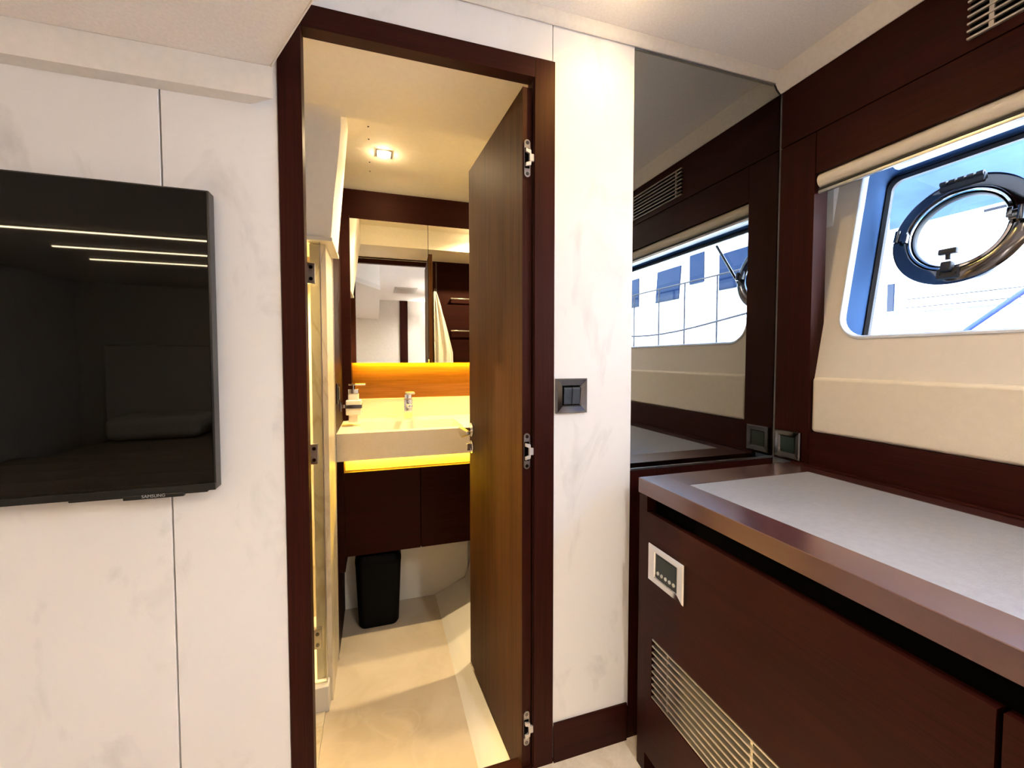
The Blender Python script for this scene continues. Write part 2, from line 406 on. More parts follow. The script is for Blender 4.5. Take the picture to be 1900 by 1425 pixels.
# ---------------- hull window: leaning liner, deep reveal, gasket, panes, opening porthole
LEAN = .19
def lx(z): return 1.305 + LEAN * (z - 1.25)
def gx(z): return 1.555 + LEAN * (z - 1.45)
wd = root('window_1', (1.31, .15, 1.08)); struct(wd)
Y0, Y1 = -.62, .886
inn = rrect(Y0, Y1, 1.197, 1.735, .065); out = [(-.80, 1.06), (1.044, 1.06), (1.044, 1.80), (-.80, 1.80)]
MB().holed([(lx(z), y, z) for y, z in out], [(lx(z), y, z) for y, z in inn]).build('liner', 'liner', wd, solid=.004)
# raised pale lip around the opening
rings = []
for off, dx in ((0.007, 0), (.005, -.006), (0, -.008), (-.004, -.003), (-.004, .012)):
    rings.append([(lx(z) + dx, y, z) for y, z in rrect(Y0 - off, Y1 + off, 1.197 - off, 1.735 + off, .065 + off)])
MB().loops(rings).build('opening_lip', 'lip', wd, True)
g0 = rrect(-.70, .955, 1.155, 1.725, .03)
mid = [((lx(z) * .5 + gx(w[1]) * .5), y * .5 + w[0] * .5, z * .5 + w[1] * .5) for (y, z), w in zip(inn, g0)]
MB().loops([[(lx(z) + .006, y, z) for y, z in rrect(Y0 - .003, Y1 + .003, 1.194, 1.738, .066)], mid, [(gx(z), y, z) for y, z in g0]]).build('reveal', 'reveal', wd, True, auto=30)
g1 = rrect(-.682, .938, 1.172, 1.706, .03)
MB().loops([[(gx(z) - .004, y, z) for y, z in g0], [(gx(z) - .014, y, z) for y, z in rrect(-.69, .946, 1.164, 1.715, .03)], [(gx(z) - .006, y, z) for y, z in g1], [(gx(z) + .006, y, z) for y, z in g1]]).build('gasket', 'gasket', wd, True)
def pane(y0, y1, circ=None):
    o = [(gx(z), y, z) for y, z in ((y0, 1.165), (y1, 1.165), (y1, 1.715), (y0, 1.715))]
    if circ: return MB().holed(o, circ)
    b = MB(); b._add(o, [(0, 1, 2, 3)]); return b
PC = Vector((gx(1.494), .752, 1.494)); PAX = Vector((-1, 0, LEAN)).normalized()
pu = Vector((0, 1, 0)); pw = PAX.cross(pu)
circ = [PC + (pu * math.cos(2*math.pi*i/48) + pw * math.sin(2*math.pi*i/48)) * .148 for i in range(48)]
pane(-.69, .945, circ).build('pane', 'glass', wd)
# porthole
pr = MB().torus(PC, PAX, .112, [(.042, .0), (.042, .010), (.034, .017), (.018, .022), (.006, .021), (.001, .014), (.0, -.008), (.02, -.012)]).build('porthole', 'gunmetal', wd, True, label='round opening porthole with polished steel ring')
MB().torus(PC, PAX, .1045, [(.010, .008), (.008, .016), (.003, .017), (0, .010), (0, -.004), (.010, -.004)]).build('inner_ring', 'chrome', pr, True)
MB().torus(PC, PAX, .099, [(.006, .006), (.003, .011), (0, .006), (0, -.006), (.006, -.006)]).build('seal', 'gasket', pr, True)
b = MB(); b._add([PC + (pu * math.cos(2*math.pi*i/48) + pw * math.sin(2*math.pi*i/48)) * .104 for i in range(48)], [tuple(range(48))]); b.build('pane', 'glass', pr)
def at_ring(ang, r, h=0): return PC + (pu * math.cos(R(ang)) + pw * math.sin(R(ang))) * r + PAX * h
def clamp(ang, name, kind):
    e = (pu * math.cos(R(ang)) + pw * math.sin(R(ang))); tq = PAX.cross(e)
    T = Matrix((( e.x, tq.x, PAX.x, PC.x), (e.y, tq.y, PAX.y, PC.y), (e.z, tq.z, PAX.z, PC.z), (0, 0, 0, 1)))
    b = MB()
    if kind == 'latch':
        b.box(.112, .142, -.024, .024, .014, .028, .004, 2, T); b.box(.096, .124, -.012, .012, .018, .040, .004, 2, T)
        b.cyl((.090, 0, .03), (.072, 0, .034), .0055, T=T); b.box(.060, .076, -.020, .020, .028, .042, .003, 2, T)
        for s in (-1, 1): b.cyl((.128, s * .017, .028), (.128, s * .017, .031), .0045, n=12, T=T)
    elif kind == 'hinge':
        b.box(.120, .146, -.048, .048, .012, .028, .004, 2, T)
        for k in range(5): b.cyl((.142, -.046 + k * .0195, .026), (.142, -.032 + k * .0195, .026), .0075, n=14, T=T)
    else:
        b.box(.108, .140, -.014, .014, .016, .034, .004, 2, T); b.cyl((.132, -.018, .034), (.132, .018, .034), .007, n=14, T=T)
        b.box(.104, .116, -.006, .022, .024, .036, .003, 2, T)
    b.build(name, 'gasket' if kind != 'clamp' else 'gunmetal', pr, True)
up = math.degrees(math.atan2(pw.z, 0)) if False else 0
sgn = 1 if pw.z > 0 else -1
clamp(-90 * sgn, 'latch', 'latch'); clamp(90 * sgn, 'hinge_block', 'hinge'); clamp(4 * sgn, 'clamp', 'clamp'); clamp(180, 'clamp', 'clamp')
# stay arm that holds the porthole towards the far edge of the pane
MB().tube([at_ring(172, .146, .012), Vector((gx(1.70) - .02, .44, 1.685))], .006, 8).build('stay_arm', 'gunmetal', pr, True)
# padded ledge under the window
bx('padded_ledge', 'cream', XR + .0065, lx(1.07) + .01, -.752, .9325, .9135, 1.080, wd, .011, 'cream leather pad below the hull window', 4)

# ================================================================== STRUCTURE: door frame
tf = root('trim_3', (.12, D, 0)); struct(tf)
bx('left_casing', 'wood_z', -.200, -.1525, D - .004, D + .034, 0, 1.917, tf, .001)
bx('head_casing', 'wood_x', -.1523, .3985, D - .004, D + .032, 1.8665, 1.917, tf, .001)
bx('right_casing', 'wood_z', .3987, .4560, D - .004, D + .050, 0, 1.917, tf, .001)
bx('door_stop', 'wood_z', .3965, .3986, D + .001, D + .006, 0, 1.866, tf)
bx('sill', 'wood_x', -.1523, .3985, D + .001, D + .040, -.12, .003, tf)

# ================================================================== STRUCTURE: bathroom (one step lower than the cabin)
BXR = 1.10; YBK = 2.34; ZF = -.10; ZN = 1.907; ZR = 2.038; ZT = 2.10  # bathroom shell and fittings: earlier coordinates scaled up about the camera, results typed in
BY0 = D + .0505; BY1 = D + .062
struct(bx('floor_bathroom', 'bath_floor', -.87, BXR, D + .041, YBK + .02, ZF - .05, ZF))
wbf = MB().box(-.87, -.201, BY0, BY1, ZF, ZT).box(-.201, .457, BY0, BY1, 1.90, ZT).box(.457, BXR, BY0, BY1, ZF, ZT).build('wall_bathroom_front', 'wood_bath'); struct(wbf)
wbb = struct(bx('wall_bathroom_back', 'wood_bath', -.87, BXR, YBK, YBK + .03, ZF, ZT))
bx('upper_facing', 'wood_bath', -.165, BXR, 2.303, YBK - .001, 1.847, 1.995, wbb)
bx('corner_facing', 'wood_bath', -.1645, -.1240, 2.241, YBK - .001, .828, 1.8465, wbb)
bx('splashback', 'wood_oak', -.1235, BXR, 2.328, YBK - .001, .927, 1.30, wbb, label='lit oak splashback board')
bx('lower_panel', 'white_gel', -.1645, BXR, 2.21, YBK - .001, ZF, .28, wbb)
MB().prism([(-.1645, ZF + .001), (.276, ZF + .001), (.326, -.076), (.430, -.028), (.448, .009), (.448, .304), (-.1645, .304)], 'y', 2.174, 2.209).build('kick_panel', 'white_gel', wbb, label='pale panel under the vanity with a cut corner')
struct(bx('wall_bathroom_left', 'wood_bath', -.207, -.165, 1.815, YBK, ZF, ZT))
struct(bx('wall_bathroom_right', 'wood_bath', BXR, BXR + .03, BY1 + .001, YBK, ZF, ZT))
cl = MB(); cl.box(-.87, BXR, BY1 + .0005, 1.469, ZN, ZT)
cl = struct(cl.build('ceiling_bathroom', 'bath_ceiling'))
def cf(u, v):
    y = 1.470 + (YBK - .002 - 1.470) * v
    t = max(0., (y - 2.17) / .168); return (-.87 + (BXR + .87) * u, y, ZR - .046 * t * t)
MB().grid(cf, 2, 40).build('raised_panel', 'bath_ceiling', cl, True)
for y in (1.757, 1.855, 2.067, 2.165): MB().cyl((-.023, y, ZR - .0015), (-.023, y, ZR + .003), .0033, n=10).build('plug', 'black_gap', cl)
# shower bulkhead hanging from the ceiling, front face curving into the ceiling, right end leaning
def sx(z): return -.102 - (1.891 - z) * .125
pf = [(1.414, 1.908), (1.447, 1.904), (1.476, 1.887), (1.496, 1.848), (1.507, 1.793), (1.514, 1.706), (1.519, 1.641), (1.550, 1.581), (1.558, 1.556), (1.572, 1.545)]
sfm = MB()
ringsL = [(-.86, y, z) for y, z in pf] + [(-.86, 1.814, 1.545), (-.86, 1.814, 2.045), (-.86, 1.414, 2.045)]
ringsR = [(sx(min(z, 1.91)), y, z) for y, z in pf] + [(sx(1.545), 1.814, 1.545), (sx(1.91), 1.814, 2.045), (sx(1.91), 1.414, 2.045)]
n = len(ringsL); sfm._add(ringsL + ringsR, [tuple(range(n)), tuple(range(2*n-1, n-1, -1))] + [(i, (i+1) % n, n + (i+1) % n, n + i) for i in range(n)])
sfm.build('shower_bulkhead', 'bath_ceiling', cl, True, auto=35)
bx('lip', 'white_gel', -.86, -.140, 1.550, 1.814, 1.532, 1.5445, cl, .002)
# shower walls
ws = struct(MB().box(-.87, -.85, BY1 + .001, 2.12, ZF, 2.02).box(-.85, -.208, 2.10, 2.12, ZF, 2.02).build('wall_shower', 'marble'))
bx('return_slab', 'marble', -.218, -.1662, 1.600, 1.814, ZF, 1.531, ws, .001, label='beige marble slab beside the shower glass')
bx('side_slab', 'marble', -.218, -.2075, 1.815, 2.10, ZF, 2.02, ws)
bx('shower_sill', 'white_gel', -.85, -.174, 1.550, 1.598, ZF, -.008, ws, .004)
bx('shower_floor', 'white_gel', -.85, -.218, 1.60, 2.10, ZF, -.067, ws)
bx('step_strip', 'marble', -.85, -.187, BY1 + .001, 1.549, ZF, ZF + .006, ws, .001)
bx('corner_trim', 'satin', -.1659, -.1627, 1.810, 1.8165, ZF, 1.531, ws)
# sloping gelcoat kerb on the right of the bathroom floor
kb = MB()
v = [(.276, BY1 + .001, ZF), (.366, BY1 + .001, -.060), (.335, 1.588, -.067), (.276, 1.490, ZF), (.366, BY1 + .001, ZF), (.335, 1.588, ZF)]
kb._add(v, [(0, 1, 2, 3), (1, 4, 5, 2), (0, 4, 1)])
v = [(.276, 1.490, ZF), (.335, 1.588, -.067), (.435, 1.757, -.028), (.435, 2.173, -.028), (.276, 2.173, ZF), (.50, 1.757, .172), (.50, 2.173, .172), (BXR, 1.757, .172), (BXR, 2.173, .172), (.435, 1.757, ZF), (BXR, 1.757, ZF), (.335, 1.588, ZF)]
kb._add(v, [(0, 1, 2, 3, 4), (2, 5, 6, 3), (5, 7, 8, 6), (2, 9, 10, 7, 5), (1, 11, 9, 2)])
struct(kb.build('trim_4', 'white_gel'), 'sloping pale kerb along the bathroom floor')

# ================================================================== DOOR
dr = root('door_1', (.382, 1.06, -.07)); struct(dr)
ang = math.atan2(.031, .53)
TD = Matrix.Translation((.369, 1.06, 0)) @ Matrix.Rotation(ang, 4, 'Z')     # local x = thickness, y = along the leaf
MB().box(0, .0255, 0, .531, -.060, 1.845, .0012, 1, TD).build('leaf', 'wood_door', dr)
MB().box(-.0002, .0257, -.0012, -.0002, .006, 1.845, T=TD).build('edge_band', 'wood_z', dr, label='darker edge band with three hinges')
def door_hinge(z):
    h = MB()
    pts = []
    for cz, a0 in ((.040, 0), (-.040, 180)):
        for k in range(13):
            a = R(a0 + 180 * k / 12); pts.append((.0125 + .0085 * math.cos(a), z + cz + .0085 * math.sin(a)))
    h.prism(pts, 'y', -.0042, -.0014, T=TD)
    p = h.build('hinge', 'hinge', dr, True)
    c = MB()
    for s in (-1, 1): c.cyl((.0125, -.0050, z + s * .040), (.0125, -.0041, z + s * .040), .0048, n=14, T=TD)
    c.build('screw', 'gunmetal', p, True)
    a = MB().box(.0048, .0185, -.0052, -.0043, z - .026, z + .026, T=TD); a.build('recess', 'black_gap', p)
    a = MB()
    for s in (-1, 1):
        a.prism([(.006, z + s * .023), (.020, z + s * .019), (.021, z + s * .008), (.006, z + s * .014)], 'y', -.012, -.0054, T=TD, bev=.0008)
    a.box(.0155, .0290, -.013, -.0056, z - .0095, z + .0095, .001, 1, TD)
    a.build('arm', 'hinge_arm', p, True)
for z in (1.662, .886, .112): door_hinge(z)
# lever handle and lock on the face seen from the cabin (face at local x=0, pointing -x)
lh = MB().cyl((-.0005, .488, .868), (-.007, .488, .868), .026, n=36, T=TD).build('lever_handle', 'chrome', dr, True)
MB().cyl((-.007, .488, .868), (-.040, .488, .868), .0095, n=20, T=TD).build('neck', 'chrome', lh, True)
MB().prism([(.500, .880), (.500, .856), (.462, .846), (.385, .868), (.385, .880)], 'x', -.052, -.036, T=TD, bev=.003).build('lever', 'satin', lh, True)
lk = MB().cyl((-.0005, .488, .803), (-.006, .488, .803), .024, n=36, T=TD).build('lock_rose', 'chrome', dr, True)
MB().box(-.024, -.006, .484, .492, .790, .816, .002, 2, TD).build('thumb_turn', 'chrome', lk, True)

# ================================================================== TELEVISION
tv = root('television', (-.86, D, .868))
tx0, tx1, tz0, tz1, ty = -1.405, -.320, .866, 1.474, D - .050
bx('housing', 'tv_case', tx0, tx1, ty + .004, ty + .034, tz0, tz1, tv, .002)
bx('screen', 'tv_screen', tx0 + .006, tx1 - .004, ty + .001, ty + .0039, tz0 + .014, tz1 - .004, tv)
bx('bottom_bezel', 'tv_case', tx0, tx1, ty - .001, ty + .0038, tz0, tz0 + .0135, tv, .001)
bar = bx('sensor_bar', 'tv_case', -.475, -.375, ty - .002, ty + .010, tz0 - .008, tz0 + .001, tv, .002)
bx('sensor_bar', 'tv_case', -.560, -.335, ty + .002, ty + .012, tz0 - .004, tz0 + .001, tv, .001)
text_mesh('logo', 'SAMSUNG', .0085, 'tv_logo', bar, Matrix.Translation((-.425, ty - .0024, tz0 - .0022)) @ Matrix.Rotation(R(90), 4, 'X'))
bx('wall_bracket', 'tv_case', -1.05, -.68, ty + .034, D - .0005, 1.02, 1.32, tv)
tag(tv, 'black flat-screen television mounted on the pale bulkhead left of the doorway', 'television')

# ================================================================== SMOKED MIRROR PANEL
sm = bx('wall_mirror', 'dark_mirror', .7008, XR - .0015, D + .002, D + .009, .815, 2.0095)
tag(sm, 'tall smoked mirror panel between the pale wall panel and the hull window', 'mirror')

# ================================================================== LIGHT SWITCH, OUTLET
def plate(name, ax, cx, cz, w, h, depth, mat, hole):
    """square frame plate on the bulkhead (ax='y') or the hull side (ax='x')"""
    r = root(name, (cx, D, cz - h / 2) if ax == 'y' else (XR, cx, cz - h / 2))
    a, b_ = [(cx - w/2, cz - h/2), (cx + w/2, cz - h/2), (cx + w/2, cz + h/2), (cx - w/2, cz + h/2)], [(cx - hole/2, cz - hole/2), (cx + hole/2, cz - hole/2), (cx + hole/2, cz + hole/2), (cx - hole/2, cz + hole/2)]
    base = D if ax == 'y' else XR
    def p(q, k): return (q[0], base - k, q[1]) if ax == 'y' else (base - k, q[0], q[1])
    ins = lambda P, d: [(x + (d if x < cx else -d), z + (d if z < cz else -d)) for x, z in P]
    MB().loops([[p(q, .0005) for q in a], [p(q, depth * .7) for q in a], [p(q, depth) for q in ins(a, .003)], [p(q, depth * .8) for q in ins(b_, -.004)], [p(q, depth * .45) for q in b_], [p(q, .0005) for q in b_]]).build('frame', mat, r)
    return r, p
ls, p = plate('light_switch', 'y', .507, 1.034, .094, .095, .011, 'gunmetal', .050)
bx('well', 'black_gap', .481, .533, D - .004, D - .0005, 1.008, 1.060, ls)
for x0, x1 in ((.4835, .5065), (.5085, .5315)):
    MB().prism([(D - .0045, 1.0105), (D - .0065, 1.0105), (D - .0105, 1.053), (D - .0085, 1.0575), (D - .0045, 1.0575)], 'x', x0, x1, bev=.0008).build('rocker', 'switch', ls, True)
tag(ls, 'double rocker light switch with dark chrome frame right of the doorway', 'light switch')
po, p = plate('power_outlet', 'x', .9975, .8625, .088, .088, .010, 'gunmetal', .050)
bx('insert', 'green_insert', XR - .006, XR - .0005, .9735, 1.0215, .8385, .8865, po, .001)
tag(po, 'square dark power outlet on the wooden corner post above the worktop', 'outlet')

# ================================================================== COUNTER CABINET
XCF = .682
cb = root('counter_cabinet', (.96, .3, 0))
bx('end_panel', 'wood_z', XCF + .002, XR + .0035, .945, .980, .0, .7675, cb, .001)
bx('carcass', 'black_gap', XCF + .030, XR + .003, -1.0, .9445, .05, .7675, cb)
bx('plinth', 'wood_y', XCF + .045, XR + .003, -1.0, .9445, 0, .05, cb)
# front door with a slotted louvre cut into it
gy0, gy1, gz0, gz1 = .415, .9165, .232, .400
dA = MB()
dA.box(XCF, XCF + .018, gy1, .9425, .062, .727); dA.box(XCF, XCF + .018, .278, gy0, .062, .727)
dA.box(XCF, XCF + .018, gy0, gy1, .062, gz0); dA.box(XCF, XCF + .018, gy0, gy1, gz1, .727)
dA = dA.build('door', 'wood_door' if False else 'wood_y', cb)
bx('louvre_back', 'black_gap', XCF + .0182, XCF + .020, gy0 - .01, gy1 + .01, gz0 - .01, gz1 + .01, dA)
first = None
for k in range(10):
    z = .2375 + k * .01735
    if first is None: first = bx('slat', 'slat', XCF + .001, XCF + .012, gy0, gy1, z - .0024, z + .0024, dA, .0006)
    else: move(first, (0, 0, k * .01735))
for y in (.862, .612): bx('louvre_stile', 'slat', XCF + .008, XCF + .014, y - .003, y + .003, gz0, gz1, dA)
bx('door', 'wood_y', XCF, XCF + .018, -.40, .272, .062, .727, cb)
bx('door', 'wood_y', XCF, XCF + .018, -1.0, -.406, .062, .727, cb)
tag(cb, 'dark wood counter cabinet with a louvred door under the hull window', 'cabinet')
wt = root('worktop', (.96, .3, .7685))
tmb = MB()
tmb.box(XCF, .7655, -1.0, .983, .7685, .8095, .0012, 1); tmb.box(.7655, 1.185, .884, .983, .7685, .8095); tmb.box(1.185, XR + .003, -1.0, .983, .7685, .8095); tmb.box(.7655, 1.185, -1.0, -.95, .7685, .8095)
tmb.build('frame_border', 'wood_top', wt)
bx('leather_inlay', 'inlay', .7665, 1.184, -.949, .883, .7685, .8088, wt, .0008, 'grey leather inlay panel')
bx('back_bead', 'wood_y', 1.2365, XR + .0035, -.99, .980, .8097, .8140, wt, .001)
tag(wt, 'dark wood worktop with a grey leather inlay on the counter cabinet', 'worktop')
# thermostat on the cabinet door
th = root('thermostat', (XCF, .857, .556))
a = [(.791, .5555), (.924, .5555), (.924, .653), (.791, .653)]; hh = [(.815, .573), (.898, .573), (.898, .636), (.815, .636)]
ins = lambda P, d: [(y + (d if y < .857 else -d), z + (d if z < .604 else -d)) for y, z in P]
MB().loops([[(XCF - .0005, *q) for q in a], [(XCF - .007, *q) for q in a], [(XCF - .010, *q) for q in ins(a, .003)], [(XCF - .0085, *q) for q in ins(hh, -.002)], [(XCF - .004, *q) for q in hh], [(XCF - .0005, *q) for q in hh]]).build('bezel', 'chrome', th)
sc = bx('display', 'lcd', XCF - .005, XCF - .0006, .8155, .8975, .5735, .6355, th)
bx('display_window', 'green_insert', XCF - .0056, XCF - .0051, .822, .891, .600, .631, sc)
for k in range(5):
    y = .8865 - k * .0148
    MB().cyl((XCF - .0072, y, .587), (XCF - .0051, y, .587), .0045, n=16).build('button', 'button', th, True)
tag(th, 'chrome framed thermostat with five pale buttons on the louvred cabinet door', 'thermostat')

# ================================================================== AIR VENT
av = root('air_vent', (XR, .40, 1.832))
bx('cavity', 'black_gap', XR - .0006, XR - .0001, .205, .596, 1.834, 1.952, av)
f0 = None
for k in range(8):
    if f0 is None: f0 = bx('slat', 'slat', XR - .009, XR - .0007, .203, .598, 1.8335, 1.838, av, .0008)
    else: move(f0, (0, 0, k * .0158))
for y in (.56, .24): bx('stile', 'slat', XR - .006, XR - .0008, y - .004, y + .004, 1.834, 1.949, av)
tag(av, 'slatted aluminium air vent in the wooden rail above the hull window', 'vent')

# ================================================================== ROLLER BLIND
rb = root('roller_blind', (XR + .03, .1, 1.628))
MB().cyl((XR + .026, -.76, 1.667), (XR + .026, .9315, 1.667), .0215, n=28).build('fabric_roll', 'cream', rb, True)
bx('cassette_rail', 'gasket', XR + .012, XR + .046, -.76, .9315, 1.6375, 1.6445, rb, .001)
bx('bottom_bar', 'satin', XR + .010, XR + .018, -.76, .9315, 1.6275, 1.6365, rb, .0015)
tag(rb, 'rolled-up cream roller blind at the head of the hull window', 'blind')

# ================================================================== LAMPS in the cabin
def downlight(loc, label, energy, col, size=125, blend=.7, r=.032, rim='satin', sq=False, lens='lamp_cabin', rad=.03):
    x, y, z = loc; t = root('downlight', loc)
    if sq:
        h = r
        MB().loops([[(x + sx_*(h + .006), y + sy_*(h + .006), z - .0004) for sx_, sy_ in ((-1,-1),(1,-1),(1,1),(-1,1))], [(x + sx_*(h + .005), y + sy_*(h + .005), z - .003) for sx_, sy_ in ((-1,-1),(1,-1),(1,1),(-1,1))], [(x + sx_*h, y + sy_*h, z - .003) for sx_, sy_ in ((-1,-1),(1,-1),(1,1),(-1,1))], [(x + sx_*h, y + sy_*h, z - .0004) for sx_, sy_ in ((-1,-1),(1,-1),(1,1),(-1,1))]]).build('rim', rim, t)
    else:
        MB().torus((x, y, z), (0, 0, -1), r, [(.0, .0005), (.006, .0005), (.005, .004), (.0, .004)], 40).build('rim', rim, t, True)
    dome = [[(x + r * q * math.cos(2*math.pi*k/28), y + r * q * math.sin(2*math.pi*k/28), z - h) for k in range(28)] for q, h in ((.82, .0005), (.80, .006), (.62, .011), (.3, .0135))]
    MB().loops(dome, True, True, True).build('lens', lens, t, True)
    spot('lamp_light', (x, y, z - .017), energy, col, size, blend, rad)
    return tag(t, label, 'lamp')
downlight((.595, .900, ZC), 'round ceiling downlight close to the bulkhead beside the smoked mirror', 3.4, (1, .62, .08), 150, .9, .030, rad=.012)
downlight((.36, .42, ZC), 'added round fill downlight above the doorway approach, out of view', 7, (1, .97, .93), 62, .8)  # unseen lamp added to bounce light off the floor onto the ceiling
downlight((.62, -.55, ZC), 'round ceiling downlight behind the camera on the hull side', 24, (1, .97, .93), 150, .8)
downlight((.78, -1.65, ZC), 'round ceiling downlight close to the aft bulkhead', 24, (1, .97, .93), 150, .8)
def fill_sconce(loc, d, label, power=16):  # out-of-view lamps added to brighten the ceiling and walls
    t = root('fill_lamp', loc); x, y, z = loc; d = Vector(d)
    p = Vector(loc)
    MB().cyl(p, p + d * .012, .045, n=28).build('backplate', 'satin', t, True)
    MB().cyl(p + d * .012, p + d * .07, .008, n=12).build('arm', 'satin', t, True)
    q = p + d * .075; b = MB()
    b.loops([[(q.x + rr_ * math.cos(2*math.pi*k/28), q.y + rr_ * math.sin(2*math.pi*k/28), q.z + h_) for k in range(28)] for rr_, h_ in ((.030, -.05), (.045, .05))])
    b.build('shade', 'pad', t, True, solid=.002)
    l = bpy.data.lights.new('lamp_light', 'POINT'); l.energy = power; l.color = (1, .97, .93); l.shadow_soft_size = .025
    o = bpy.data.objects.new('lamp_light', l); COL.objects.link(o); o.location = q
    tag(t, label, 'wall lamp')
fill_sconce((XR, -.85, 1.45), (-1, 0, 0), 'added fill lamp with an ivory shade on the hull side behind the camera', 46)
fill_sconce((BX0, -.1, 1.40), (1, 0, 0), 'added fill lamp with an ivory shade on the wall beside the bed', 18)
fill_sconce((.95, YB, 1.50), (0, 1, 0), 'added fill lamp with an ivory shade on the aft bulkhead')
def ceiling_strip(y, label):
    t = root('ceiling_light', (-.95, y, ZL))
    bx('profile', 'satin', -1.652, -.298, y - .009, y + .009, ZL - .008, ZL - .0005, t)
    bx('diffuser', 'led_cabin', -1.648, -.302, y - .0045, y + .0045, ZL - .012, ZL - .0082, t)
    tag(t, label, 'ceiling light', 'linear ceiling lights over the bed')
ceiling_strip(-.55, 'linear ceiling light whose reflection is the topmost bright line in the television')
ceiling_strip(-.91, 'linear ceiling light whose reflection is the middle bright line in the television')
ceiling_strip(-1.22, 'linear ceiling light whose reflection is the lowest bright line in the television')

# ================================================================== BATHROOM FITTINGS
# visible downlight in the raised ceiling
downlight((.039, 1.965, ZR), 'glowing square downlight in the raised bathroom ceiling', 15, (1, .79, .46), 128, .8, .028, sq=True, lens='lamp', rad=.02)
downlight((.76, 1.63, ZR), 'square bathroom downlight hidden behind the open door', 30, (1, .79, .46), 160, .5, .028, sq=True, lens='lamp', rad=.015)
downlight((-.51, 1.74, 1.545), 'square downlight over the shower', 45, (1, .74, .40), 165, .5, .028, sq=True, lens='lamp', rad=.02)
# basin block
bs = root('basin', (.3, 2.08, .7095))
x0, x1, y0, y1, z0, z1 = -.1645, .87, 1.853, 2.327, .7095, .825
bx0, bx1, by0, by1, bz = -.077, .375, 1.902, 2.165, .743
b = MB()
O = [(x0, y0), (x1, y0), (x1, y1), (x0, y1)]; I = [(bx0, by0), (bx1, by0), (bx1, by1), (bx0, by1)]; J = [(bx0 + .033, by0 + .022), (bx1 - .033, by0 + .022), (bx1 - .033, by1 - .022), (bx0 + .033, by1 - .022)]
b.loops([[(x, y, z0) for x, y in O], [(x, y, z1) for x, y in O], [(x, y, z1) for x, y in I], [(x, y, bz) for x, y in J]], True, True, True)
b.build('block', 'corian', bs)
bx('upstand', 'corian', -.1230, x1, 2.313, 2.3275, .8255, .9265, bs, .001)
MB().cyl((.149, 2.035, bz), (.149, 2.035, bz + .003), .019, n=24).build('drain', 'chrome', bs, True)
tag(bs, 'cream rectangular wash basin block over the bathroom vanity', 'basin')
# vanity cabinet under the basin with a lit gap
vc = root('vanity_cabinet', (.3, 2.05, .283))
bx('body', 'wood_bath', -.139, .87, 1.917, 2.173, .283, .644, vc)
for a0, a1 in ((-.139, .1763), (.1795, .492), (.495, .87)): bx('door', 'wood_bath', a0, a1, 1.895, 1.9165, .287, .651, vc, .001)
bx('side_panel', 'wood_bath', -.1640, -.1395, 1.888, 2.173, .226, .709, vc)
bx('gap_back', 'corian', -.139, .87, 1.958, 1.965, .6445, .709, vc)
bx('led_strip', 'led', -.130, .86, 1.941, 1.954, .7035, .709, vc, label='warm light strip under the basin')
tag(vc, 'dark wood vanity cabinet with two doors under the wash basin', 'cabinet')
# mirror cabinet
mc = root('mirror_cabinet', (.3, 2.2, 1.115))
YM = 2.247
bx('body', 'wood_bath', -.1225, .87, YM + .015, 2.302, 1.130, 1.843, mc)
for a0, a1 in ((-.1230, .2585), (.2612, .642), (.6445, .87)): bx('door', 'mirror', a0, a1, YM, YM + .014, 1.115, 1.832, mc)
bx('led_strip', 'led', -.114, .86, 2.304, 2.317, 1.128, 1.134, mc, label='warm light strip under the mirror cabinet')
tag(mc, 'mirror-fronted cabinet with two doors above the wash basin', 'mirror')
# mixer tap
fc = root('basin_mixer', (.149, 2.225, .825))
bx('body', 'chrome', .128, .169, 2.206, 2.245, .8255, .928, fc, .002)
bx('spout', 'chrome', .135, .162, 2.09, 2.208, .896, .914, fc, .003)
bx('cartridge', 'chrome', .130, .167, 2.206, 2.241, .930, .953, fc, .003)
bx('lever', 'satin', .135, .180, 2.176, 2.236, .955, .966, fc, .003)
tag(fc, 'square chrome mixer tap on the back of the wash basin', 'tap')
# soap dispenser held by a wall ring
sd = root('soap_dispenser', (-.107, 2.073, .842))
MB().box(-.129, -.087, 2.052, 2.094, .842, .877, .004).box(-.140, -.072, 2.039, 2.107, .877, .946, .006).box(-.130, -.084, 2.050, 2.096, .946, .975, .004).build('bottle', 'soap', sd, True)
bx('collar', 'chrome', -.131, -.083, 2.049, 2.097, .975, .997, sd, .003)
MB().cyl((-.107, 2.073, .997), (-.107, 2.073, 1.014), .009).build('pump', 'chrome', sd, True)
bx('nozzle', 'chrome', -.129, -.052, 2.063, 2.083, 1.012, 1.020, sd, .002)
tag(sd, 'square frosted glass soap dispenser with chrome pump beside the basin', 'soap dispenser')
sh = root('soap_holder', (-.165, 2.073, .90))
bx('wall_plate', 'chrome', -.1648, -.158, 2.051, 2.095, .895, .939, sh, .002)
bx('arm', 'chrome', -.158, -.1430, 2.065, 2.081, .909, .925, sh, .001)
MB().box(-.1428, -.1405, 2.036, 2.110, .909, .925).box(-.0715, -.0692, 2.036, 2.110, .909, .925).box(-.1428, -.0692, 2.0362, 2.0384, .909, .925).box(-.1428, -.0692, 2.1076, 2.1098, .909, .925).build('ring', 'gunmetal', sh)
tag(sh, 'chrome wall holder gripping the soap dispenser', 'holder')
bs2 = root('bathroom_switch', (-.165, 1.915, .945))
bx('frame', 'gunmetal', -.1648, -.158, 1.888, 1.953, .945, 1.032, bs2, .002); bx('rocker', 'switch', -.158, -.155, 1.902, 1.939, .961, 1.016, bs2, .001)
tag(bs2, 'dark switch plate on the wooden side wall beside the soap dispenser', 'switch')
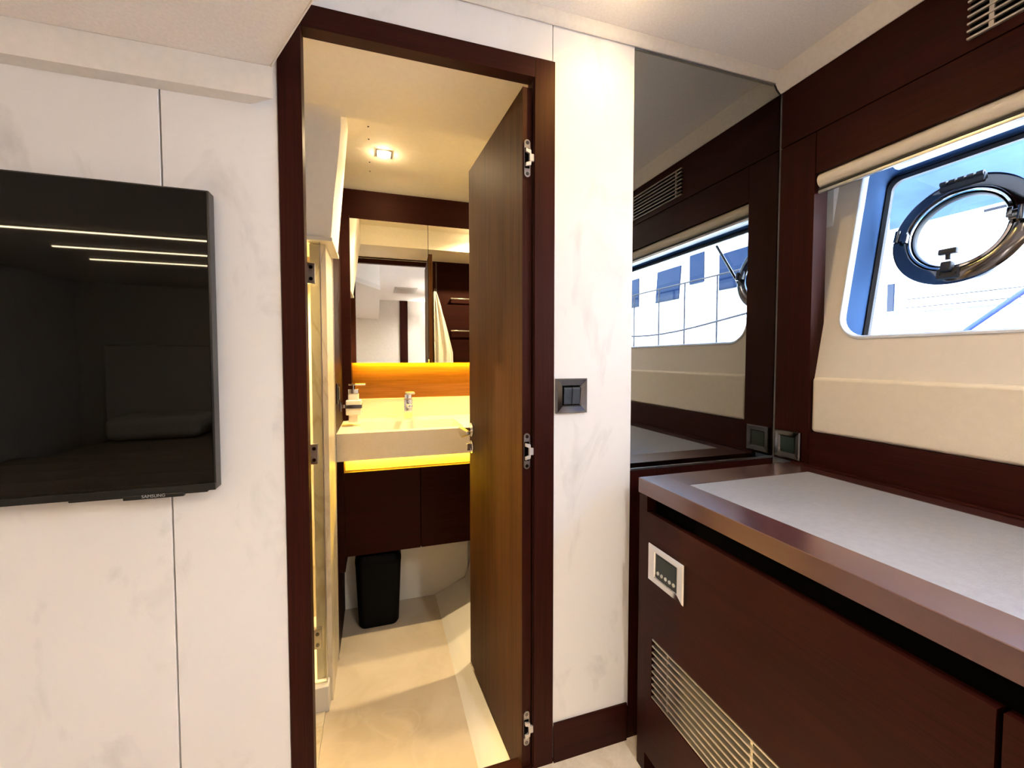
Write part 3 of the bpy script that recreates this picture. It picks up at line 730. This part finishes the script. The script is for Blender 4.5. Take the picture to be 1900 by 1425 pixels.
# waste bin
wbn = root('waste_bin', (-.006, 2.062, ZF))
def rr(hx, hy, r, z, n=6): return [(x, y, z) for x, y in rrect(-.006 - hx, -.006 + hx, 2.062 - hy, 2.062 + hy, r, n)]
MB().loops([rr(.082, .074, .027, ZF + .0005), rr(.089, .080, .03, ZF + .013), rr(.101, .090, .033, .198)], True, True, True).build('body', 'bin', wbn, True)
MB().loops([rr(.102, .091, .033, .1985), rr(.102, .091, .033, .217), rr(.092, .081, .03, .239), rr(.055, .05, .022, .246)], True, True, True).build('lid', 'bin', wbn, True)
tag(wbn, 'black plastic waste bin standing under the vanity cabinet', 'bin')
# shower screen
sg = root('shower_screen', (-.43, 1.575, -.008))
bx('pane', 'shower_glass', -.845, -.2275, 1.573, 1.580, -.007, 1.531, sg)
bx('pane', 'shower_glass', -.2245, -.184, 1.573, 1.580, -.007, 1.531, sg)
bx('edge_seal', 'satin', -.1835, -.1803, 1.572, 1.581, -.007, 1.531, sg)
for z in (1.425, .808, .156):
    h = bx('hinge', 'satin', -.2305, -.1975, 1.566, 1.587, z - .035, z + .035, sg, .002)
    for s_ in (-1, 1): MB().cyl((-.210, 1.5630, z + s_ * .0195), (-.210, 1.5663, z + s_ * .0195), .006, n=14).build('screw', 'gunmetal', h, True)
tag(sg, 'frameless glass shower screen with steel hinges left inside the doorway', 'shower screen')
# towel rails and towel on the bathroom side of the bulkhead (seen in the mirror)
for k, (z, ex) in enumerate(((1.615, 'upper'), (1.36, 'lower'))):
    t = root('towel_rail', (.72, D + .062, z))
    MB().tube([(.56, D + .105, z), (.90, D + .105, z)], .006, 12).build('bar', 'chrome', t, True)
    for x in (.57, .89): MB().cyl((x, D + .0625, z), (x, D + .105, z), .008).build('bracket', 'chrome', t, True)
    tag(t, '%s of the two chrome towel rails reflected in the mirror cabinet' % ex, 'towel rail')
def tw(u, v):
    z = 1.66 - .62 * v; w = .02 + .125 * min(1, v * 1.3) ** .8
    x = .405 + .02 + (u - .15) * w * 1.2
    return (max(.43, x), D + .10 + .018 * math.sin(u * 17 + v * 2) + .02 * v, z)
t = MB().grid(tw, 40, 30).build('towel', 'towel', None, True, solid=.008)
tag(t, 'ivory towel hanging in folds on a hook, reflected in the mirror cabinet', 'towel')
hk = MB().cyl((.435, D + .0625, 1.665), (.435, D + .11, 1.665), .007).cyl((.435, D + .108, 1.665), (.435, D + .108, 1.685), .007).build('towel_hook', 'chrome', None, True)
tag(hk, 'small chrome hook carrying the ivory towel', 'hook')

# ================================================================== AFT PART OF THE CABIN (seen in reflections)
hb = bx('headboard', 'pad', -2.1, -.5, YB + .002, YB + .08, .5, 1.25, None, .02)
tag(hb, 'ivory padded headboard reflected in the television', 'headboard')
bd = root('bed', (-1.25, -1.1, 0))
bx('base', 'wood_x', -2.0, -.55, -2.2, -.25, 0, .32, bd, .004)
bx('mattress', 'bedding', -2.0, -.55, -2.2, -.25, .321, .52, bd, .05, seg=4)
def bl(u, v):
    y = -1.25 + 1.04 * v; x = -2.03 + 1.51 * u
    return (x, y, .535 + .012 * abs(math.sin(v * 15)) ** .5 - (.2 * max(0, v - .93) / .07))
MB().grid(bl, 10, 70).build('blanket', 'bedding', bd, True, solid=.012)
for x in (-1.62, -.93): MB().box(x - .30, x + .30, -2.18, -1.80, .525, .70, .06, 4).build('pillow', 'pad', bd, True)
tag(bd, 'bed with a brown ribbed blanket reflected in the television', 'bed')
cp = bx('pilaster', 'wood_z', .34, .46, YB + .001, YB + .03, 0, ZC - .001, None, .002)
tag(cp, 'dark wood pilaster on the aft bulkhead reflected in the mirror cabinet', 'pilaster')
hv = root('ceiling_hatch', (.36, -1.2, ZC - .012))
bx('frame', 'satin', .22, .50, -1.45, -1.0, ZC - .012, ZC - .0005, hv, .002); bx('grille', 'slat', .25, .47, -1.42, -1.03, ZC - .016, ZC - .0122, hv)
tag(hv, 'rectangular hatch in the ceiling reflected in the mirror cabinet', 'hatch')

# ================================================================== OUTSIDE: neighbouring boat, canopy, water
nb = root('moored_yacht', (4.5, -1.2, -1.2))
bx('hull', 'boat_white', 4.5, 7.5, -16, 12, -1.2, 1.55, nb, .05)
bx('deckhouse', 'boat_white', 4.62, 7.2, -14, 1.2, 1.56, 3.3, nb, .04)
def win(y0, y1, z0, z1, sk=0.):
    MB().prism([(y0, z0), (y1, z0), (y1 + sk, z1), (y0 + sk, z1)], 'x', 4.600, 4.6195).build('window', 'boat_window', nb)
win(-4.10, -3.52, 2.10, 2.62, .05); win(-3.27, -2.98, 2.28, 2.72); win(-2.68, -2.05, 2.10, 2.60); win(-5.6, -4.6, 2.10, 2.62); win(-1.7, -1.0, 2.1, 2.6)
bx('bulwark', 'boat_white', 4.5, 4.75, 1.25, 9, 1.551, 2.12, nb, .03)
MB().prism([(2.60, 1.57), (2.668, 1.57), (2.668, 1.82), (2.60, 1.82)], 'x', 4.485, 4.4995).build('window', 'boat_window', nb)
for z in (1.66, 1.585): bx('seam', 'rope', 4.492, 4.4998, 1.3, 2.52, z, z + .006, nb)
rl = MB().tube([(4.45, -9, 2.30), (4.45, 2, 2.27)], .012, 8).build('railing', 'rope', nb, True)
for y in (-6.6, -5.4, -4.5, -3.8, -3.19, -2.55, -1.8, -1.0, -.2, .6): MB().tube([(4.45, y, 1.2), (4.45, y, 2.29)], .012, 8).build('stanchion', 'rope', rl, True)
bx('rubbing_strake', 'rope', 4.44, 4.5, -16, 12, 1.28, 1.30, nb)
tag(nb, 'white motor yacht moored alongside with tinted windows, seen through the hull window', 'yacht')
rp_ = MB().tube([(4.3, -7 + .35 * k, 1.62 + .10 * math.cos(k * .36) + .002 * (k - 10) ** 2 * .6) for k in range(19)], .014, 8).build('mooring_rope', 'rope', None, True)
tag(rp_, 'slack grey mooring rope along the white yacht', 'rope')
cn = MB().prism([(2.3, 2.62), (2.3, 2.66), (4.40, 2.34), (4.40, 2.29)], 'y', 1.45, 7.5).build('boat_canopy', 'canopy')
ml_ = MB().tube([(3.0, 1.75, .93), (3.0, 1.39, 1.295), (3.0, 1.19, 1.47), (3.0, .6, 2.0)], .013, 10).build('mooring_line', 'line_blue', None, True)
tag(ml_, 'taut blue mooring line crossing the hull window below the porthole', 'rope')
tag(cn, 'blue canvas canopy of the neighbouring boat above the porthole', 'canopy')
wtr = bx('harbour_water', 'water', 1.9, 40, -40, 40, -1.6, -1.2); tag(wtr, 'dark harbour water between the boats', 'water'); wtr['kind'] = 'stuff'
# our own topsides outside the glass, so that no daylight leaks in round the window
hs = MB(); hs.box(gx(1.1), gx(1.1) + .04, -3, 3, -1.2, 1.165); hs.box(1.36, 1.60, -3, -.70, 1.0, 2.1); hs.box(1.36, 1.62, .957, 3, 1.0, 2.1); hs.box(1.36, gx(1.72) + .03, -3, 3, 1.727, 2.12)
struct(hs.build('wall_hull', 'boat_white'))
struct(bx('roof_deck', 'boat_white', BX0 - .1, 1.62, YB - .1, 2.3, 2.13, 2.2))
